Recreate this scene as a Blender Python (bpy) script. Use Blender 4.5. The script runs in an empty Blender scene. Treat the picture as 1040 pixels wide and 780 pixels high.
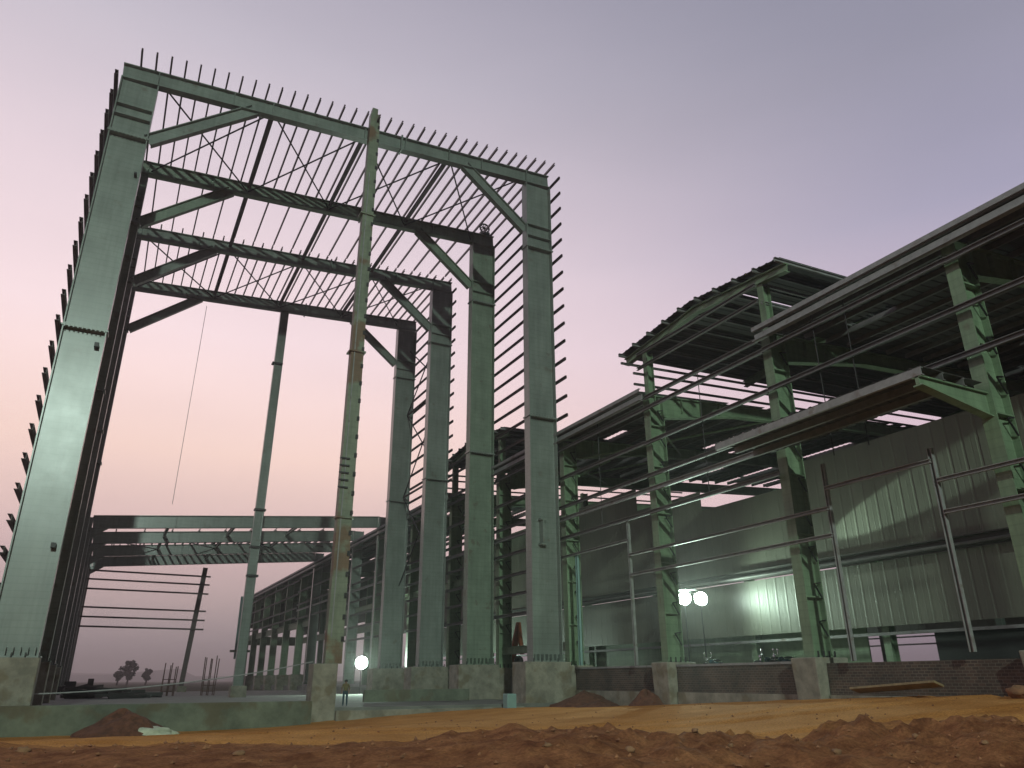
import bpy, bmesh, math, random
from mathutils import Vector, noise, Matrix
random.seed(7)
R=math.radians
K=1.35                      # survey units -> metres
scn=bpy.context.scene
COL=scn.collection
# ------------------------------------------------------------------ camera
cam=bpy.data.cameras.new('camera'); co=bpy.data.objects.new('camera',cam); COL.objects.link(co)
Rv=Vector((0.88694071,-0.46185732,-0.00489906)); Uv=Vector((-0.16467278,-0.32610811,0.93087936)); Fv=Vector((0.43153106,0.82482805,0.36529389))
co.matrix_world=Matrix(((Rv.x,Uv.x,-Fv.x,0),(Rv.y,Uv.y,-Fv.y,0),(Rv.z,Uv.z,-Fv.z,0),(0,0,0,1)))
cam.sensor_fit='HORIZONTAL'; cam.sensor_width=36; cam.lens=763.309/1040*36; cam.clip_start=.1; cam.clip_end=9000
scn.camera=co
# ------------------------------------------------------------------ dusk sky
w=bpy.data.worlds.new('World'); scn.world=w; w.use_nodes=True
nt=w.node_tree; N=nt.nodes; L=nt.links; N.clear()
def wn(t,**k):
    n=N.new(t)
    for a,b in k.items(): setattr(n,a,b)
    return n
tc=wn('ShaderNodeTexCoord'); sep=wn('ShaderNodeSeparateXYZ'); L.new(tc.outputs['Generated'],sep.inputs[0])
def ramp(stops):
    r=wn('ShaderNodeValToRGB'); e=r.color_ramp.elements
    while len(e)>1: e.remove(e[0])
    e[0].position=stops[0][0]; e[0].color=(*stops[0][1],1)
    for p,c in stops[1:]:
        q=e.new(p); q.color=(*c,1)
    return r
def srgb(*c): return tuple(((x/255)/12.92 if x/255<.04045 else ((x/255+.055)/1.055)**2.4) for x in c)
# glow side (towards the set sun, left of the view) and far side (right of the view), by height (sin of elevation)
ra=ramp([(0,srgb(146,138,142)),(.035,srgb(160,147,150)),(.085,srgb(190,168,166)),(.15,srgb(214,184,182)),(.26,srgb(247,215,203)),(.40,srgb(245,222,224)),(.54,srgb(228,210,216)),(.68,srgb(204,196,206)),(.85,srgb(180,174,188)),(1,srgb(150,150,168))])
rb=ramp([(0,srgb(112,110,122)),(.06,srgb(170,150,164)),(.18,srgb(226,196,208)),(.34,srgb(206,186,204)),(.50,srgb(161,158,180)),(.64,srgb(144,143,160)),(1,srgb(112,116,134))])
for r in (ra,rb): L.new(sep.outputs['Z'],r.inputs[0])
dot=wn('ShaderNodeVectorMath',operation='DOT_PRODUCT'); L.new(tc.outputs['Generated'],dot.inputs[0])
az=R(-6); dot.inputs[1].default_value=(math.sin(az),math.cos(az),0)
mr=wn('ShaderNodeMapRange',interpolation_type='SMOOTHSTEP'); L.new(dot.outputs['Value'],mr.inputs['Value'])
mr.inputs['From Min'].default_value=.24; mr.inputs['From Max'].default_value=1.0; mr.inputs['To Min'].default_value=1; mr.inputs['To Max'].default_value=0
mix=wn('ShaderNodeMix',data_type='RGBA'); L.new(mr.outputs['Result'],mix.inputs[0]); L.new(ra.outputs[0],mix.inputs[6]); L.new(rb.outputs[0],mix.inputs[7])
# the half of the sky behind the camera is already darker
mb_=wn('ShaderNodeMapRange',interpolation_type='SMOOTHSTEP'); L.new(dot.outputs['Value'],mb_.inputs['Value'])
mb_.inputs['From Min'].default_value=-.45; mb_.inputs['From Max'].default_value=.2; mb_.inputs['To Min'].default_value=.13; mb_.inputs['To Max'].default_value=1.14
bg=wn('ShaderNodeBackground'); out=wn('ShaderNodeOutputWorld'); # thin uneven evening haze in the sky itself
cn=wn('ShaderNodeTexNoise'); cm=wn('ShaderNodeMapping'); L.new(tc.outputs['Generated'],cm.inputs[0]); cm.inputs['Scale'].default_value=(1.2,1.2,5); L.new(cm.outputs[0],cn.inputs['Vector']); cn.inputs['Scale'].default_value=1.6; cn.inputs['Detail'].default_value=5
cr=ramp([(.3,(.955,.95,.96)),(.7,(1.03,1.02,1.02))]); L.new(cn.outputs[0],cr.inputs[0])
mu_=wn('ShaderNodeMix',data_type='RGBA',blend_type='MULTIPLY'); mu_.inputs[0].default_value=1; L.new(mix.outputs[2],mu_.inputs[6]); L.new(cr.outputs[0],mu_.inputs[7]); L.new(mu_.outputs[2],bg.inputs[0]); L.new(mb_.outputs['Result'],bg.inputs[1]); L.new(bg.outputs[0],out.inputs[0])
# ------------------------------------------------------------------ exposure
vs=scn.view_settings; vs.view_transform='Standard'; vs.look='None'; vs.exposure=0; vs.gamma=1; vs.use_curve_mapping=False
# ------------------------------------------------------------------ site lamp on the high mast behind the camera (its glare shows on the near column)
def lamp(name,typ,loc,energy,color,size=.3,aim=None,spot=60,blend=.3):
    d=bpy.data.lights.new(name,typ); d.energy=energy; d.color=color
    if typ=='AREA': d.size=size; d.shape='DISK'
    else: d.shadow_soft_size=size
    if typ=='SPOT': d.spot_size=R(spot); d.spot_blend=blend
    o=bpy.data.objects.new(name,d); COL.objects.link(o); o.location=Vector(loc)*K
    if aim is not None: o.rotation_euler=(Vector(aim)-Vector(loc)).to_track_quat('-Z','Y').to_euler()
    return o
lamp('mast_light','SPOT',(-11.9,-64,41),400000,(.78,1.0,.87),1.2,aim=(5,40,9),spot=66,blend=1)
def px2(x,y,X=None,Y=None,Z=None):
    d=Fv*763.309+Rv*(x-520)-Uv*(y-390)
    if X is not None: return d*(X/d.x)
    if Y is not None: return d*(Y/d.y)
    return d*(Z/d.z)
# ------------------------------------------------------------------ mesh helpers
ORG={}
class MB:
    def __init__(s): s.v=[]; s.f=[]
    def poly(s,vs,fs):
        b=len(s.v); s.v+= [Vector(v) for v in vs]; s.f+=[tuple(b+i for i in f) for f in fs]; return s
    def box(s,a,b):
        x0,y0,z0=a; x1,y1,z1=b
        return s.poly([(x0,y0,z0),(x1,y0,z0),(x1,y1,z0),(x0,y1,z0),(x0,y0,z1),(x1,y0,z1),(x1,y1,z1),(x0,y1,z1)],
              [(0,3,2,1),(4,5,6,7),(0,1,5,4),(1,2,6,5),(2,3,7,6),(3,0,4,7)])
    def bar(s,a,b,w,h,up=(0,0,1),off=(0,0),w2=None,h2=None):
        a=Vector(a);b=Vector(b);d=(b-a).normalized();up=Vector(up)
        sx=d.cross(up)
        if sx.length<1e-4: sx=d.cross(Vector((0,1,0)))
        sx.normalize(); uz=sx.cross(d).normalized()
        w2=w if w2 is None else w2; h2=h if h2 is None else h2
        a=a+sx*off[0]+uz*off[1]; b=b+sx*off[0]+uz*off[1]
        vs=[a+sx*i*w/2+uz*j*h/2 for i,j in ((-1,-1),(1,-1),(1,1),(-1,1))]+[b+sx*i*w2/2+uz*j*h2/2 for i,j in ((-1,-1),(1,-1),(1,1),(-1,1))]
        return s.poly(vs,[(0,1,2,3)[::-1],(4,5,6,7),(0,1,5,4),(1,2,6,5),(2,3,7,6),(3,0,4,7)])
    def ibeam(s,a,b,depth,width,up=(0,0,1),t=.05,depth2=None):
        "up = direction of the depth (web height)"
        d2=depth if depth2 is None else depth2
        a=Vector(a);b=Vector(b);d=(b-a).normalized();up=Vector(up)
        sx=d.cross(up).normalized(); uz=sx.cross(d).normalized()
        s.bar(a,b,t*.8,depth-2*t,up,h2=d2-2*t)
        for sg in (-1,1):
            s.bar(a+uz*sg*(depth/2-t/2),b+uz*sg*(d2/2-t/2),width,t,up)
        return s
    def cee(s,a,b,h,w,up=(0,0,1),t=.025,side=1):
        a=Vector(a);b=Vector(b);up=Vector(up)
        s.bar(a,b,t,h,up)
        s.bar(a,b,w,t,up,off=(side*(w/2+t/2),h/2-t/2)); s.bar(a,b,w,t,up,off=(side*(w/2+t/2),-h/2+t/2))
        return s
    def tube(s,pts,r,n=8,r2=None):
        pts=[Vector(p) for p in pts]; b=len(s.v); m=len(pts)
        for i,p in enumerate(pts):
            d=(pts[min(i+1,m-1)]-pts[max(i-1,0)]).normalized()
            x=d.cross(Vector((0,0,1)))
            if x.length<1e-3: x=Vector((1,0,0))
            x.normalize(); y=d.cross(x)
            rr=r if r2 is None else r+(r2-r)*i/(m-1)
            if callable(r): rr=r(i/(m-1))
            for k in range(n):
                a=2*math.pi*k/n; s.v.append(p+x*math.cos(a)*rr+y*math.sin(a)*rr)
        for i in range(m-1):
            for k in range(n):
                s.f.append((b+i*n+k,b+i*n+(k+1)%n,b+(i+1)*n+(k+1)%n,b+(i+1)*n+k))
        s.f.append(tuple(b+k for k in range(n))[::-1]); s.f.append(tuple(b+(m-1)*n+k for k in range(n)))
        return s
    def ball(s,c,r,sc=(1,1,1),n=10,m=7,jit=0,seed=0):
        c=Vector(c); b=len(s.v)
        for i in range(m+1):
            th=math.pi*i/m
            for k in range(n):
                ph=2*math.pi*k/n; d=Vector((math.sin(th)*math.cos(ph),math.sin(th)*math.sin(ph),math.cos(th)))
                q=1+jit*noise.noise(d*2.3+Vector((seed,0,0)))
                s.v.append(c+Vector((d.x*sc[0],d.y*sc[1],d.z*sc[2]))*r*q)
        for i in range(m):
            for k in range(n): s.f.append((b+i*n+k,b+(i+1)*n+k,b+(i+1)*n+(k+1)%n,b+i*n+(k+1)%n))
        return s
def empty(name,loc,label,cat,group=None):
    o=bpy.data.objects.new(name,None); COL.objects.link(o); o.location=Vector(loc)*K; o.empty_display_size=.5
    o['label']=label; o['category']=cat
    if group: o['group']=group
    ORG[o.name]=Vector(loc); return o
def obj(name,mb,mat,parent=None,smooth=False,label=None,cat=None,group=None,kind=None,bevel=0,own=True):
    me=bpy.data.meshes.new(name)
    vs=mb.v
    lo=Vector([min(v[i] for v in vs) for i in range(3)]); hi=Vector([max(v[i] for v in vs) for i in range(3)])
    org=Vector(((lo.x+hi.x)/2,(lo.y+hi.y)/2,lo.z))
    me.from_pydata([tuple((v-org)*K) for v in vs],[],mb.f)
    me.materials.append(mat)
    if smooth: me.polygons.foreach_set('use_smooth',[True]*len(me.polygons))
    me.update()
    o=bpy.data.objects.new(name,me); COL.objects.link(o)
    if parent is not None:
        o.parent=parent; o.location=(org-ORG[parent.name])*K
    else: o.location=org*K
    ORG[o.name]=org
    if label: o['label']=label
    if cat: o['category']=cat
    if group: o['group']=group
    if kind: o['kind']=kind
    if bevel:
        m=o.modifiers.new('b','BEVEL'); m.width=bevel*K; m.segments=2; m.limit_method='ANGLE'
    return o
# ------------------------------------------------------------------ materials
def mat(name,col,rough=.6,metal=0,var=.25,scale=1.2,col2=None,bump=0,bscale=8,spec=.5,stretch=None,rust=None,streak=None):
    m=bpy.data.materials.new(name); m.use_nodes=True; t=m.node_tree; n=t.nodes; l=t.links
    p=n['Principled BSDF']; p.inputs['Roughness'].default_value=rough; p.inputs['Metallic'].default_value=metal; p.inputs['Specular IOR Level'].default_value=spec
    g=n.new('ShaderNodeNewGeometry'); mp=n.new('ShaderNodeMapping'); l.new(g.outputs['Position'],mp.inputs[0])
    if stretch: mp.inputs['Scale'].default_value=stretch
    a=n.new('ShaderNodeTexNoise'); a.inputs['Scale'].default_value=scale; a.inputs['Detail'].default_value=6; a.inputs['Roughness'].default_value=.65; l.new(mp.outputs[0],a.inputs['Vector'])
    r=n.new('ShaderNodeValToRGB'); c2=col2 or tuple(c*(1-var) for c in col)
    r.color_ramp.elements[0].position=.35; r.color_ramp.elements[0].color=(*c2,1)
    r.color_ramp.elements[1].position=.65; r.color_ramp.elements[1].color=(*[min(1,c*(1+var*.5)) for c in col],1)
    l.new(a.outputs[0],r.inputs[0]); src=r.outputs[0]
    if rust:
        b=n.new('ShaderNodeTexNoise'); b.inputs['Scale'].default_value=rust[1]; b.inputs['Detail'].default_value=8; l.new(mp.outputs[0],b.inputs['Vector'])
        rr=n.new('ShaderNodeValToRGB'); rr.color_ramp.elements[0].position=rust[2]; rr.color_ramp.elements[0].color=(0,0,0,1); rr.color_ramp.elements[1].position=rust[2]+.08; rr.color_ramp.elements[1].color=(rust[3],)*3+(1,)
        l.new(b.outputs[0],rr.inputs[0]); mx=n.new('ShaderNodeMix'); mx.data_type='RGBA'; l.new(rr.outputs[0],mx.inputs[0]); l.new(src,mx.inputs[6]); mx.inputs[7].default_value=(*rust[0],1); src=mx.outputs[2]
    if streak:
        m2=n.new('ShaderNodeMapping'); l.new(g.outputs['Position'],m2.inputs[0]); m2.inputs['Scale'].default_value=(2.6,2.6,.16)
        b=n.new('ShaderNodeTexNoise'); b.inputs['Scale'].default_value=1.4; b.inputs['Detail'].default_value=7; b.inputs['Roughness'].default_value=.7; l.new(m2.outputs[0],b.inputs['Vector'])
        rr=n.new('ShaderNodeValToRGB'); rr.color_ramp.elements[0].position=.34; rr.color_ramp.elements[0].color=(1-streak,)*3+(1,); rr.color_ramp.elements[1].position=.6; rr.color_ramp.elements[1].color=(1.06,1.06,1.06,1); l.new(b.outputs[0],rr.inputs[0])
        m3=n.new('ShaderNodeMapping'); l.new(g.outputs['Position'],m3.inputs[0]); m3.inputs['Scale'].default_value=(.1,.1,1)
        wv=n.new('ShaderNodeTexWave'); wv.bands_direction='Z'; wv.inputs['Scale'].default_value=.75; wv.inputs['Distortion'].default_value=1.5; l.new(m3.outputs[0],wv.inputs['Vector'])
        r3=n.new('ShaderNodeValToRGB'); r3.color_ramp.elements[0].position=.0; r3.color_ramp.elements[0].color=(.86,.88,.86,1); r3.color_ramp.elements[1].position=.10; r3.color_ramp.elements[1].color=(1,1,1,1); l.new(wv.outputs[0],r3.inputs[0])
        for q in (rr,r3):
            mx=n.new('ShaderNodeMix'); mx.data_type='RGBA'; mx.blend_type='MULTIPLY'; mx.inputs[0].default_value=1; l.new(src,mx.inputs[6]); l.new(q.outputs[0],mx.inputs[7]); src=mx.outputs[2]
    l.new(src,p.inputs['Base Color'])
    rv=n.new('ShaderNodeMapRange'); l.new(a.outputs[0],rv.inputs[0]); rv.inputs[3].default_value=max(.05,rough-.12); rv.inputs[4].default_value=min(1,rough+.12); l.new(rv.outputs[0],p.inputs['Roughness'])
    if bump:
        b=n.new('ShaderNodeTexNoise'); b.inputs['Scale'].default_value=bscale; b.inputs['Detail'].default_value=8; l.new(mp.outputs[0],b.inputs['Vector'])
        bp=n.new('ShaderNodeBump'); bp.inputs['Strength'].default_value=bump; bp.inputs['Distance'].default_value=.1; l.new(b.outputs[0],bp.inputs['Height']); l.new(bp.outputs[0],p.inputs['Normal'])
    return m
M={}
M['steel']=mat('green_grey_primer',(.195,.22,.195),.36,0,.16,.5,bump=.05,bscale=.8,rust=((.10,.05,.03),.9,.64,.4),streak=.14)
for k_ in ('steel',):
    q_=M[k_].node_tree.nodes['Principled BSDF']; q_.inputs['Coat Weight'].default_value=.3; q_.inputs['Coat Roughness'].default_value=.26
M['steel2']=mat('olive_primer',(.18,.225,.17),.45,0,.18,.6,bump=.04,bscale=1.2,rust=((.10,.05,.03),1.1,.62,.5),streak=.16)
M['annex']=mat('workshop_green_paint',(.17,.24,.145),.55,0,.2,.8,rust=((.09,.05,.03),1.3,.66,.4),streak=.2)
M['wind']=mat('weathered_olive_paint',(.19,.215,.15),.5,0,.22,.7,rust=((.15,.06,.025),.5,.52,.75),streak=.2)
M['rod']=mat('dark_rod_steel',(.03,.028,.028),.5,.2,.2)
M['purlin']=mat('red_oxide_purlin',(.085,.055,.055),.5,.1,.25,2)
M['galv']=mat('galvanised_steel',(.25,.245,.24),.6,.0,.22,2.5,rust=((.12,.07,.05),1.5,.6,.5))
M['girt']=mat('dull_galvanised_girt',(.15,.142,.138),.65,.0,.25,2)
M['sheet']=mat('roof_sheeting',(.055,.05,.045),.6,.0,.3,1.0)
M['clad']=mat('wall_cladding',(.135,.14,.105),.44,.0,.2,.35,spec=.5,stretch=(1,1,.4),bump=.12,bscale=.5)
M['cladg']=mat('teal_cladding',(.20,.32,.30),.5,0,.15,.6)
M['dark']=mat('dark_panel',(.018,.018,.018),.7)
M['conc']=mat('raw_concrete',(.26,.24,.19),.9,0,.35,1.1,bump=.25,bscale=5,rust=((.15,.11,.06),.8,.55,.6))
M['plinth']=mat('damp_plinth_concrete',(.15,.165,.12),.9,0,.4,.6,bump=.3,bscale=4,rust=((.11,.08,.045),.5,.52,.6))
M['slab']=mat('floor_concrete',(.17,.17,.15),.9,0,.3,.5)
M['hill']=mat('hill_scrub',(.045,.06,.055),1,0,.3,.02)
M['leaf']=mat('dark_foliage',(.035,.05,.025),.9,0,.4,1)
M['bark']=mat('bark',(.06,.045,.035),.9)
M['rebar']=mat('rusty_rebar',(.09,.05,.04),.7)
M['sack']=mat('pale_plastic_sack',(.5,.52,.38),.6,0,.2,3)
M['orange']=mat('orange_machine_paint',(.28,.07,.025),.6,0,.2,2)
M['blk']=mat('black_rubber',(.015,.015,.015),.6)
M['skin']=mat('skin',(.25,.14,.09),.6)
M['cloth']=mat('teal_work_clothes',(.03,.07,.085),.9,0,.3,6)
M['yel']=mat('yellow_shirt',(.16,.13,.06),.9,0,.3,6)
M['hair']=mat('black_hair',(.01,.01,.01),.8)
M['rope']=mat('grey_rope',(.38,.37,.36),.8)
M['white']=mat('white_plastic',(.6,.62,.6),.5)
M['chrome']=mat('chrome',(.6,.6,.6),.2,1,.05)
M['wood']=mat('weathered_board',(.24,.17,.09),.85,0,.35,3)
M['rock']=mat('pale_stone',(.24,.12,.06),.95,0,.3,4,bump=.3)
M['soilheap']=mat('heaped_red_soil',(.14,.055,.03),1,0,.45,3,bump=.7,bscale=7)
def brickmat():
    m=bpy.data.materials.new('fly_ash_brick'); m.use_nodes=True; t=m.node_tree; n=t.nodes; l=t.links; p=n['Principled BSDF']
    g=n.new('ShaderNodeNewGeometry'); sp=n.new('ShaderNodeSeparateXYZ'); cb=n.new('ShaderNodeCombineXYZ'); l.new(g.outputs['Position'],sp.inputs[0]); l.new(sp.outputs['Y'],cb.inputs[0]); l.new(sp.outputs['Z'],cb.inputs[1])
    b=n.new('ShaderNodeTexBrick'); b.inputs['Scale'].default_value=1; b.inputs['Brick Width'].default_value=.3; b.inputs['Row Height'].default_value=.13; b.inputs['Mortar Size'].default_value=.014; b.inputs['Color1'].default_value=(.105,.07,.055,1); b.inputs['Color2'].default_value=(.06,.045,.04,1); b.inputs['Mortar'].default_value=(.15,.13,.11,1)
    l.new(cb.outputs[0],b.inputs['Vector']); a=n.new('ShaderNodeTexNoise'); a.inputs['Scale'].default_value=.6; a.inputs['Detail'].default_value=6; l.new(g.outputs['Position'],a.inputs['Vector'])
    mx=n.new('ShaderNodeMix'); mx.data_type='RGBA'; mx.blend_type='MULTIPLY'; mx.inputs[0].default_value=.8; l.new(b.outputs[0],mx.inputs[6]); r=n.new('ShaderNodeValToRGB'); r.color_ramp.elements[0].color=(.4,.4,.4,1); r.color_ramp.elements[0].position=.3; r.color_ramp.elements[1].position=.7; r.color_ramp.elements[1].color=(1.3,1.2,1.1,1); l.new(a.outputs[0],r.inputs[0]); l.new(r.outputs[0],mx.inputs[7]); l.new(mx.outputs[2],p.inputs['Base Color'])
    p.inputs['Roughness'].default_value=.9
    bp=n.new('ShaderNodeBump'); bp.inputs['Strength'].default_value=.5; bp.inputs['Distance'].default_value=.02; bp.invert=True; l.new(b.outputs['Fac'],bp.inputs['Height']); l.new(bp.outputs[0],p.inputs['Normal'])
    return m
M['brick']=brickmat()
def emit(name,col,s):
    m=bpy.data.materials.new(name); m.use_nodes=True; p=m.node_tree.nodes['Principled BSDF']; p.inputs['Base Color'].default_value=(.8,.8,.8,1); p.inputs['Emission Color'].default_value=(*col,1); p.inputs['Emission Strength'].default_value=s
    return m
M['lens']=emit('lit_lamp_glass',(.80,1,.90),60)
# ------------------------------------------------------------------ ground
def ss(a,b,x): t=max(0,min(1,(x-a)/(b-a))); return t*t*(3-2*t)
def gz(x,y):
    # gentle site levels, rising to the near right
    z=-1.45
    z+= .95*ss(42,12,y)*ss(12,26,x)
    z+= -.62*ss(20,4,x)*ss(24,36,y)*(1-ss(38.5,41,y))
    if y>38.7 and x<22: z+=0
    d=math.hypot(x,y); c=(x*Fv.x+y*Fv.y)/max(d,.01)/math.hypot(Fv.x,Fv.y); s=(x*Rv.x+y*Rv.y)    # along / across the bank
    f=(x*Fv.x+y*Fv.y)/math.hypot(Fv.x,Fv.y)
    if 3<f<30 and abs(s)<40:
        dd=14.0+1.2*noise.noise(Vector((s*.12,3.1,0)))
        crest=-1.03+.22*math.exp(-((s-.3)/2.1)**2)+.26*math.exp(-((s-7.6)/2.6)**2)+.07*noise.noise(Vector((s*.35,0,0)))
        h=math.exp(-((f-dd)/2.0)**2) if f>dd else math.exp(-((f-dd)/4.2)**2)
        z=z*(1-h)+crest*h
        n1=noise.fractal(Vector((x*.9,y*.9,0)),1,2,5); n2=noise.noise(Vector((x*2.6,y*2.6,7)))
        am=.35+1.0*ss(-3,4,s)
        n3=noise.noise(Vector((x*5.5,y*5.5,4)))
        z+= (.17*n1+.15*max(0,n2)+.11*max(0,n3)+.02*noise.noise(Vector((x*10,y*10,2))))*h*am
    if 16.5<f<36:
        w=.9*noise.noise(Vector((s*.07,1.7,0)))
        for c0 in (19.2,20.9,24.5,26.3):
            z-=.055*math.exp(-((f+w-c0)/.22)**2)-.03*math.exp(-((f+w-c0-.5)/.25)**2)
    if f>0: z+=.025*noise.fractal(Vector((x*.45,y*.45,9)),1,2,4)*ss(600,100,d)
    return z
def ground():
    def axis(a,b,step,lo,hi):
        out=[];v=a
        while v<b: out.append(v); v+=step
        out.append(b)
        s=step;v=b
        while v<hi: s*=1.22; v+=s; out.append(min(v,hi))
        s=step;v=a
        while v>lo: s*=1.22; v-=s; out.insert(0,max(v,lo))
        return out
    xs=axis(-9,31,.13,-2600,2600); ys=axis(3,44,.15,-600,3600)
    mb=MB(); nx=len(xs)
    for y in ys:
        for x in xs: mb.v.append(Vector((x,y,gz(x,y))))
    for j in range(len(ys)-1):
        for i in range(nx-1): a=j*nx+i; mb.f.append((a,a+1,a+nx+1,a+nx))
    m=bpy.data.materials.new('laterite_soil'); m.use_nodes=True; t=m.node_tree; n=t.nodes; l=t.links; p=n['Principled BSDF']; p.inputs['Roughness'].default_value=1; p.inputs['Specular IOR Level'].default_value=.1
    g=n.new('ShaderNodeNewGeometry')
    def nz(s,d=8,rg=.6):
        a=n.new('ShaderNodeTexNoise'); a.inputs['Scale'].default_value=s; a.inputs['Detail'].default_value=d; a.inputs['Roughness'].default_value=rg; l.new(g.outputs['Position'],a.inputs['Vector']); return a
    def rp(src,a,ca,b,cb):
        r=n.new('ShaderNodeValToRGB'); r.color_ramp.elements[0].position=a; r.color_ramp.elements[0].color=(*ca,1); r.color_ramp.elements[1].position=b; r.color_ramp.elements[1].color=(*cb,1); l.new(src,r.inputs[0]); return r
    # dusty ochre track, and darker dug-out red soil of the bank near the camera
    och=rp(nz(.35).outputs[0],.35,(.46,.19,.05),.7,(.66,.31,.10))
    red=rp(nz(1.6).outputs[0],.32,(.15,.05,.022),.72,(.38,.16,.07))
    dt=n.new('ShaderNodeVectorMath'); dt.operation='DOT_PRODUCT'; l.new(g.outputs['Position'],dt.inputs[0]); q=math.hypot(Fv.x,Fv.y); dt.inputs[1].default_value=(Fv.x/q/K,Fv.y/q/K,0)
    ad=n.new('ShaderNodeMath'); ad.operation='MULTIPLY_ADD'; l.new(nz(.5,5).outputs[0],ad.inputs[0]); ad.inputs[1].default_value=3.2; l.new(dt.outputs['Value'],ad.inputs[2])
    mrr=n.new('ShaderNodeMapRange'); l.new(ad.outputs[0],mrr.inputs[0]); mrr.inputs[1].default_value=15.6; mrr.inputs[2].default_value=17.2
    mx=n.new('ShaderNodeMix'); mx.data_type='RGBA'; l.new(mrr.outputs[0],mx.inputs[0]); l.new(red.outputs[0],mx.inputs[6]); l.new(och.outputs[0],mx.inputs[7])
    fi=nz(14,6); mu=n.new('ShaderNodeMix'); mu.data_type='RGBA'; mu.blend_type='MULTIPLY'; mu.inputs[0].default_value=1; ln=n.new('ShaderNodeVectorMath'); ln.operation='LENGTH'; l.new(g.outputs['Position'],ln.inputs[0]); mf=n.new('ShaderNodeMapRange'); l.new(ln.outputs['Value'],mf.inputs[0]); mf.inputs[1].default_value=85; mf.inputs[2].default_value=130
    mg=n.new('ShaderNodeMix'); mg.data_type='RGBA'; l.new(mf.outputs[0],mg.inputs[0]); l.new(mx.outputs[2],mg.inputs[6]); l.new(rp(nz(.03).outputs[0],.35,(.035,.045,.025),.65,(.08,.07,.04)).outputs[0],mg.inputs[7]); l.new(mg.outputs[2],mu.inputs[6]); l.new(rp(fi.outputs[0],.3,(.6,.6,.6),.7,(1.15,1.15,1.15)).outputs[0],mu.inputs[7])
    l.new(mu.outputs[2],p.inputs['Base Color'])
    bp=n.new('ShaderNodeBump'); bp.inputs['Strength'].default_value=.8; bp.inputs['Distance'].default_value=.12; l.new(nz(5,10,.7).outputs[0],bp.inputs['Height']); l.new(bp.outputs[0],p.inputs['Normal'])
    return obj('ground',mb,m,kind='structure',smooth=True)
ground()
def hills():
    for nm,dist,h0,seed in (('hill',1900,26,1),('hill',2500,40,5)):
        mb=MB(); n=140; b=0
        for i in range(n+1):
            a=R(-55+150*i/n); 
            h=h0*(.25+.9*max(0,noise.fractal(Vector((i*.055,seed*3.3,0)),1,2,5)+.35))
            if a>R(6): h*=.35
            for k,(dr,hh) in enumerate(((-260,-3),(-120,h*.55),(0,h),(300,-3))):
                mb.v.append(Vector((math.sin(a)*(dist+dr),math.cos(a)*(dist+dr),hh)))
        for i in range(n):
            for k in range(3): mb.f.append((i*4+k,i*4+k+1,i*4+4+k+1,i*4+4+k))
        obj(nm,mb,M['hill'],kind='structure',smooth=True)
hills()
YG=[13.4,22.2,31.1,40.17,49.4,58.3,67.7,76.8,85.9,95,104.1]
# ================================================================== TALL PORTAL SHED
XLo,XLi,XRi,XRo=-4.15,-2.2,22.1,24.1
def rz(x): return 33.2+.0625*(x+3.3)
shed=empty('tall_steel_shed_frame',(10,54,-1.4),'towering open steel portal frame shed in green primer with four tall portals and no cladding','building')
def column(par,x0,x1,yc,z0,z1,fw,mt,splices=(),stiff=(),lab=None,ped=None,t=.06):
    mb=MB(); xc=(x0+x1)/2
    mb.ibeam((xc,yc,z0),(xc,yc,z1),x1-x0,fw,up=(1,0,0),t=t)
    for z in stiff: mb.box((x0+t,yc-fw/2+.03,z-.03),(x1-t,yc+fw/2-.03,z+.03))
    mb.box((x0-.12,yc-fw/2-.12,z0),(x1+.12,yc+fw/2+.12,z0+.07))
    for i in range(7):                     # base gussets / stiffeners
        x=x0+.15+(x1-x0-.3)*i/6; mb.box((x-.02,yc-fw/2,z0+.07),(x+.02,yc-.03,z0+.42))
    c=obj('column',mb,mt,par)
    for z in splices:
        s=MB(); s.box((x0-.07,yc-fw/2-.06,z-.045),(x1+.07,yc+fw/2+.06,z+.045))
        n=10
        for i in range(n):
            x=x0+(x1-x0)*(i+.5)/n; s.box((x-.03,yc-fw/2-.09,z-.11),(x+.03,yc-fw/2-.03,z+.11))
        obj('splice_flange',s,M['steel'],c)
    if ped:
        px0,px1,py0,py1,pz0,pz1=ped
        q=MB(); q.box((px0,py0,pz0),(px1,py1,pz1-.002)); obj('pedestal',q,M['conc'],c,bevel=.03)
        for i in range(5):
            a=MB(); x=x0-.06+(x1-x0+.12)*i/4; a.tube([(x,yc-fw/2-.18,pz1),(x,yc-fw/2-.18,pz1+.2)],.03,6); obj('anchor_bolt',a,M['rod'],c)
    return c
PY=YG[3:7]
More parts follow.
